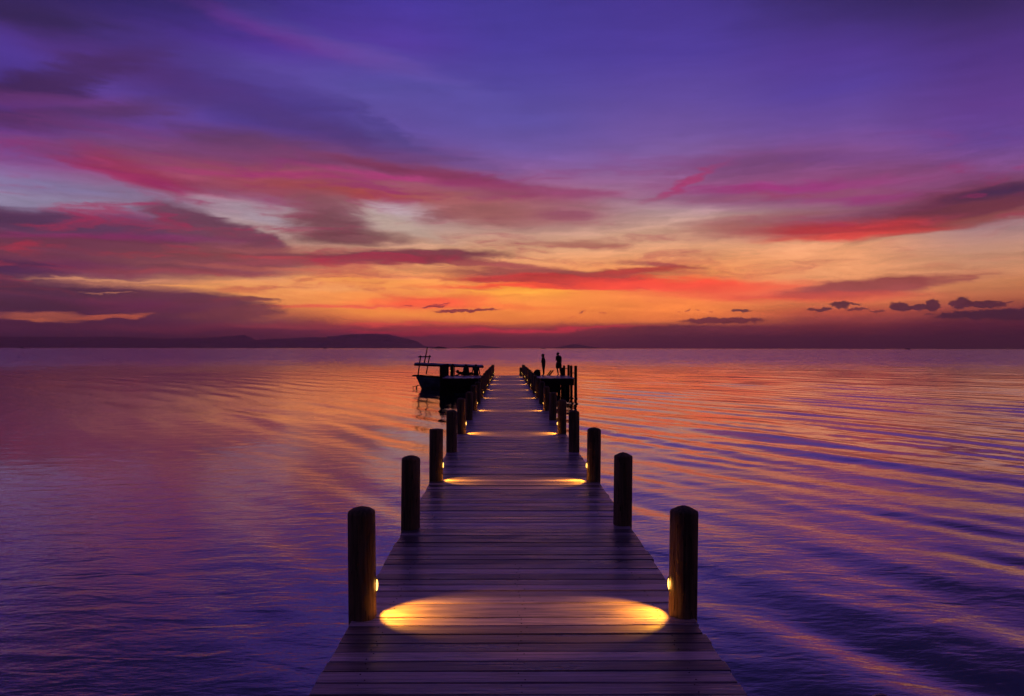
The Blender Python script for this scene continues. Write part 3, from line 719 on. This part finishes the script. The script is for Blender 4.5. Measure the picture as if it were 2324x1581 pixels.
# standing man, arm folded up to his shoulder, shorts, legs apart
p = empty('person', (3.63, 51.4, DECK))
tag(p, 'taller bareheaded man in knee shorts standing with one forearm raised by the platform posts', 'person')
J = dict(pelvis=(.02,0,.92), waist=(.03,0,1.07), chest=(.02,0,1.26), neck0=(-.01,0,1.44), neck=(-.03,0,1.48), headb=(-.04,0,1.53), head=(-.045,0,1.575),
  shL=(-.10,-.10,1.36), elL=(-.19,-.14,1.10), wrL=(-.15,-.17,1.33), shR=(.16,.05,1.36), elR=(.21,.08,1.08), wrR=(.17,-.02,.86), hdL=(.2,.2,.9), hdR=(-.1,-.1,-1),
  hipL=(-.05,-.03,.86), knL=(-.08,-.06,.47), anL=(.0,-.03,.07), toeL=(-.10,-.12,.035), hipR=(.10,.03,.86), knR=(.12,.02,.47), anR=(.19,.06,.07), toeR=(.12,-.06,.035))
figure(p, J, torso=(.225,.155), r_thigh=.115, r_hip=.19, facing=math.pi*1.12, shirt=M_cloth, legs=M_cloth2, long_legs=False, sleeves=.6, skirt=1.15)
mb = MB(); mb.ball((-.03, 0, 1.605), (.107, .088, .095), 18, 10, fn=lambda v: Vector((v.x + (.12 if v.x < 0 else 0)*abs(v.x), v.y, max(v.z, -.35)))); mb.build('hair', M_hair, p)

# seated pair, seen from behind, legs over the back edge
def seated(x, y, label, facing, lean, arm, wide=1.0, s=1.0, hat=False):
    p = empty('person', (x, y, DECK)); p.scale = (s, s, s); tag(p, label, 'person')
    L = lean
    J = dict(pelvis=(0,0,.12), waist=(L*.3,-.02,.27), chest=(L*.7,-.03,.43), neck0=(L,-.02,.585), neck=(L,-.01,.62), headb=(L,0,.66), head=(L*1.02,.01,.71),
      shL=(L-.16*wide,-.03,.54), shR=(L+.16*wide,-.03,.54), elL=(L-.21*wide,-.06,.30), elR=(L+.21*wide,-.06,.30),
      wrL=(L-.25*wide,-.10,.06) if arm else (L-.12,.18,.22), wrR=(L+.20*wide+.05,-.12,.06) if arm else (L+.12,.18,.22),
      hdL=(-.3,-.6,-.1) if arm else (0,1,-.1), hdR=(.3,-.6,-.1) if arm else (0,1,-.1),
      hipL=(-.10,.06,.11), hipR=(.10,.06,.11), knL=(-.14,.46,.12), knR=(.14,.46,.12), anL=(-.13,.50,-.28), anR=(.13,.50,-.28), toeL=(-.13,.62,-.33), toeR=(.13,.62,-.33))
    figure(p, J, torso=(.15*wide,.11), r_hip=.15*wide, facing=facing, shirt=M_cloth, legs=M_cloth2, sleeves=.6)
    mb = MB()
    if hat:
        mb.ball((L, .01, .75), (.10, .10, .075), 16, 8, fn=lambda v: Vector((v.x, v.y, max(v.z, -.2)))); mb.lathe([(.17, 0), (.16, .012), (.09, .018)], 20, (L, .01, .745)); mb.build('hat', M_cloth2, p)
    else:
        mb.ball((L, 0, .735), (.10, .10, .10), 16, 10, fn=lambda v: Vector((v.x, v.y, max(v.z, -.5)))); mb.build('hair', M_hair, p)
    return p
seated(-3.06, 51.55, 'person seated on the left platform edge leaning back on straight arms, middle of the three', R(75), .03, True, .9)
seated(-2.32, 51.55, 'broad shouldered person in a loose shirt seated on the left platform, nearest the walkway', R(90), .0, True, 1.18, hat=True)
# reclining figure with a cap
p = empty('person', (-3.62, 51.5, DECK))
tag(p, 'person in a brimmed cap reclining low on the left platform, beside the corner posts', 'person')
J = dict(pelvis=(.52,.22,.10), waist=(.38,.17,.13), chest=(.20,.09,.18), neck0=(.07,.03,.235), neck=(.04,.02,.25), headb=(.01,.01,.27), head=(-.03,0,.29),
  shL=(.15,-.06,.20), shR=(.13,.18,.20), elL=(.04,-.16,.04), elR=(-.02,.28,.05), wrL=(-.14,-.13,.03), wrR=(-.16,.20,.03),
  hipL=(.60,.14,.09), hipR=(.60,.30,.09), knL=(.98,.14,.20), knR=(.98,.40,.10), anL=(1.22,.10,.05), anR=(1.36,.40,.05), toeL=(1.34,.10,.04), toeR=(1.46,.40,.05))
figure(p, J, torso=(.11,.13), r_hip=.11, r_thigh=.07, facing=math.pi, shirt=M_cloth, legs=M_cloth, sleeves=.6)
mb = MB(); mb.ball((-.01, 0, .325), (.108, .09, .085), 16, 8, fn=lambda v: Vector((v.x, v.y, max(v.z, -.2)))); mb.ball((-.13, 0, .31), (.07, .06, .014), 12, 6); mb.build('cap', M_cloth2, p)

# ------------------------------------------------------------------ the long-tail boat
BY = 53.9
boat = empty('fishing_boat', (0, BY, 0))
tag(boat, 'moored wooden fishing boat with flat canopy and stern mast behind the left platform', 'boat')
def boat_hull():
    X0, X1, n = -6.45, -0.6, 26; vs = []; fs = []; m = 11
    for i in range(n + 1):
        t = i / n; x = X0 + (X1 - X0) * t
        w = .78 * (math.sin(math.pi * min(1, .24 + t * .80)) ** .6) if t < .98 else .05
        w = max(w, .05); top = 1.0 - .55 * t * (1 - t) * 2.2 * .55 - .12*t
        for j in range(m):
            s = -1 + 2 * j / (m - 1); a = abs(s)
            y = w * math.copysign(1 - (1 - a) ** 2.2 if a < 1 else 1, s) if a > 0 else 0
            z = -.30 + (top + .30) * a ** 1.9
            xx = x - (.38 * (z / 1.0)) * (1 - t) ** 2 * 1.1 * (1 if i < 6 else 0.0 if i > 12 else (12 - i) / 6)
            vs.append((xx, y, z))
    for i in range(n):
        for j in range(m - 1): fs.append((i*m+j, (i+1)*m+j, (i+1)*m+j+1, i*m+j+1))
    fs.append(tuple(range(m))); fs.append(tuple(reversed(range(n*m, n*m+m))))
    mb = MB(); mb.add(vs, fs, 0, False); o = mb.build('hull', M_hull, boat)
    so = o.modifiers.new('t', 'SOLIDIFY'); so.thickness = .04; so.offset = 0
    g = MB()
    for s in (0, m-1):
        g.tube([Vector(vs[i*m+s]) + Vector((0, 0, .01)) for i in range(n+1)], .035, 8)
    g.build('gunwale', M_dark, boat); return vs
hv = boat_hull()
mb = MB(); mb.box((-6.90, 0, .98), (.5, 1.15, .09)); mb.box((-6.2, 0, .93), (.5, 1.3, .05)); mb.build('stern_deck', M_dark, boat)
def bx(px): return ((1600 + px / 2.5822) / 1.7625 - 1149) * BY / F - 0.13
def bz(py): return DECK + 2.0 - (1340 + py / 2.5822 - 1393.5) * BY / 2853
# canopy posts (leaning, pairs on the near and far side)
for (x0, y0, x1, y1, yy) in [(195, 418, 222, 216, -.45), (265, 410, 302, 214, .45)]:
    mb = MB(); prism_between(mb, (bx(x0), yy, bz(y0)), (bx(x1), yy, bz(y1)), .11, .08); mb.build('canopy_post', M_dark, boat)
for x in (430, 560, 700, 800):
    for yy in (-.5, .5):
        mb = MB(); mb.tube([(bx(x), yy, .8), (bx(x) , yy, bz(320))], .03, 8); mb.build('canopy_post', M_dark, boat)
mb = MB(); mb.tube([(bx(199), -.5, bz(230)), (bx(312), .5, bz(230))], .045, 8); mb.build('crossbar', M_dark, boat)
mb = MB(); mb.tube([(bx(251), 0, bz(300)), (bx(284), 0, bz(133))], [.05, .04], 8); mb.build('mast', M_dark, boat)
mb = MB()
xl, xr = bx(160), bx(855); zl, zr = bz(302), bz(326)
nseg = 14; vs = []; fs = []
for i in range(nseg + 1):
    t = i / nseg; x = xl + (xr - xl) * t
    for j in range(9):
        s = -1 + j / 4; vs.append((x + (.25 if s > 0 else 0)*(1-t)*s, s * .66, zl + (zr - zl) * t + .10 * (1 - s*s) + .012*math.sin(i*1.9)))
for i in range(nseg):
    for j in range(8): fs.append((i*9+j, (i+1)*9+j, (i+1)*9+j+1, i*9+j+1))
mb.add(vs, fs); ro = mb.build('canopy', M_roof, boat); so = ro.modifiers.new('t', 'SOLIDIFY'); so.thickness = .03
mb = MB()
for s in (-1, 1): mb.tube([(xl, s*.66, zl - .08), (xr + .05, s*.66, zr - .06)], .06, 8)
for i in range(0, nseg + 1, 3):
    x = xl + (xr - xl)*i/nseg; z = zl + (zr - zl)*i/nseg; mb.tube([(x, -.68, z-.03), (x, .68, z-.03)], .03, 6)
mb.build('canopy_frame', M_dark, boat)
mb = MB(); mb.tube([(bx(215), 0, bz(518)), (bx(140), -.1, bz(541))], .022, 8); mb.tube([(bx(178), -.05, bz(530)), (bx(172), -.05, bz(558))], [.04, .06], 8)
sh = mb.build('propeller_shaft', M_metal, boat)
mb = MB()
for k in range(3):
    a = k * 2.094 + .4; mb.ball((bx(138), -.1 + .08*math.cos(a), bz(541) + .08*math.sin(a)), (.02, .07, .045), 8, 6, rot=Matrix.Rotation(a, 3, 'X'))
mb.build('propeller', M_metal, sh)
mb = MB(); a = Vector((bx(270), BY - .3, bz(408))); b = Vector((-4.42, 51.8, DECK + .06))
mb.tube([a.lerp(b, t) - Vector((0, 0, .12*math.sin(math.pi*t))) for t in [i/10 for i in range(11)]], .012, 6)
tag(mb.build('mooring_rope', M_rope), 'thin mooring rope from the moored boat stern to the left corner posts', 'rope')

mb = MB(); mb.ball((0, 0, 0), (.17, .13, .10), 24, 14, fn=lambda v: v * (1 + .08*math.sin(6*v.x + 3*v.y) + .06*math.sin(9*v.y + 5*v.z)))
rk = mb.build('rock', simple('wet_rock', (.22, .15, .22), .4, nscale=9)); rk.location = (3.13, 6.13, -.04)
tag(rk, 'small rounded rock just breaking the water at the bottom right edge of the picture', 'rock')

# ------------------------------------------------------------------ tiny boats on the horizon
def far_boat(px, L, dist, label, tall):
    x = math.tan(math.atan((px - 2048) / 2853) - YAW) * dist
    r = empty('distant_boat', (x, dist, 0)); r.scale = (1, 2, 2); tag(r, label, 'boat', 'tiny boats far out on the horizon')
    mb = MB(); vs = []; fs = []; n = 12; m = 5
    for i in range(n+1):
        t = i/n; w = .75*math.sin(math.pi*min(max(t, .04), .96)); top = .9 + 1.5*abs(t-.45)**2.2*4*(1.0 if t > .45 else .5)
        for j in range(m):
            s = -1 + 2*j/(m-1); vs.append((L*(t-.5), w*s, -.3 + (top+.3)*abs(s)**1.5))
    for i in range(n):
        for j in range(m-1): fs.append((i*m+j, (i+1)*m+j, (i+1)*m+j+1, i*m+j+1))
    mb.add(vs, fs); mb.box((0, 0, .75), (L*.8, 1.1, .12)); mb.build('hull', M_dark, r)
    mb = MB(); mb.box((L*.05, 0, 1.2 + tall*.5), (L*.3, 1.1, tall)); mb.build('cabin', M_dark, r)
far_boat(2172, 26, 3800, 'tiny dark boat on the horizon just left of the standing woman', .4)
far_boat(1298, 22, 3800, 'tiny dark boat below the flat topped hill on the left', 1.5)
far_boat(87, 18, 3800, 'tiny boat at the far left end of the horizon', 1.8)
far_boat(3630, 22, 3000, 'tiny dark boat alone on the right part of the horizon', .6)

# ------------------------------------------------------------------ haze
def make_haze():
    mb = MB(); mb.box((0, 8450, 124), (34000, 17100, 252)); m = bpy.data.materials.new('haze'); m.use_nodes = True; N = NT(m.node_tree)
    v = N.new('ShaderNodeVolumePrincipled'); o = N.new('ShaderNodeOutputMaterial'); N.l.new(v.outputs[0], o.inputs['Volume'])
    v.inputs['Color'].default_value = (.92, .60, .62, 1); v.inputs['Density'].default_value = 1.0e-4; v.inputs['Anisotropy'].default_value = .45
    tag(mb.build('haze', m), kind='stuff')
make_haze()
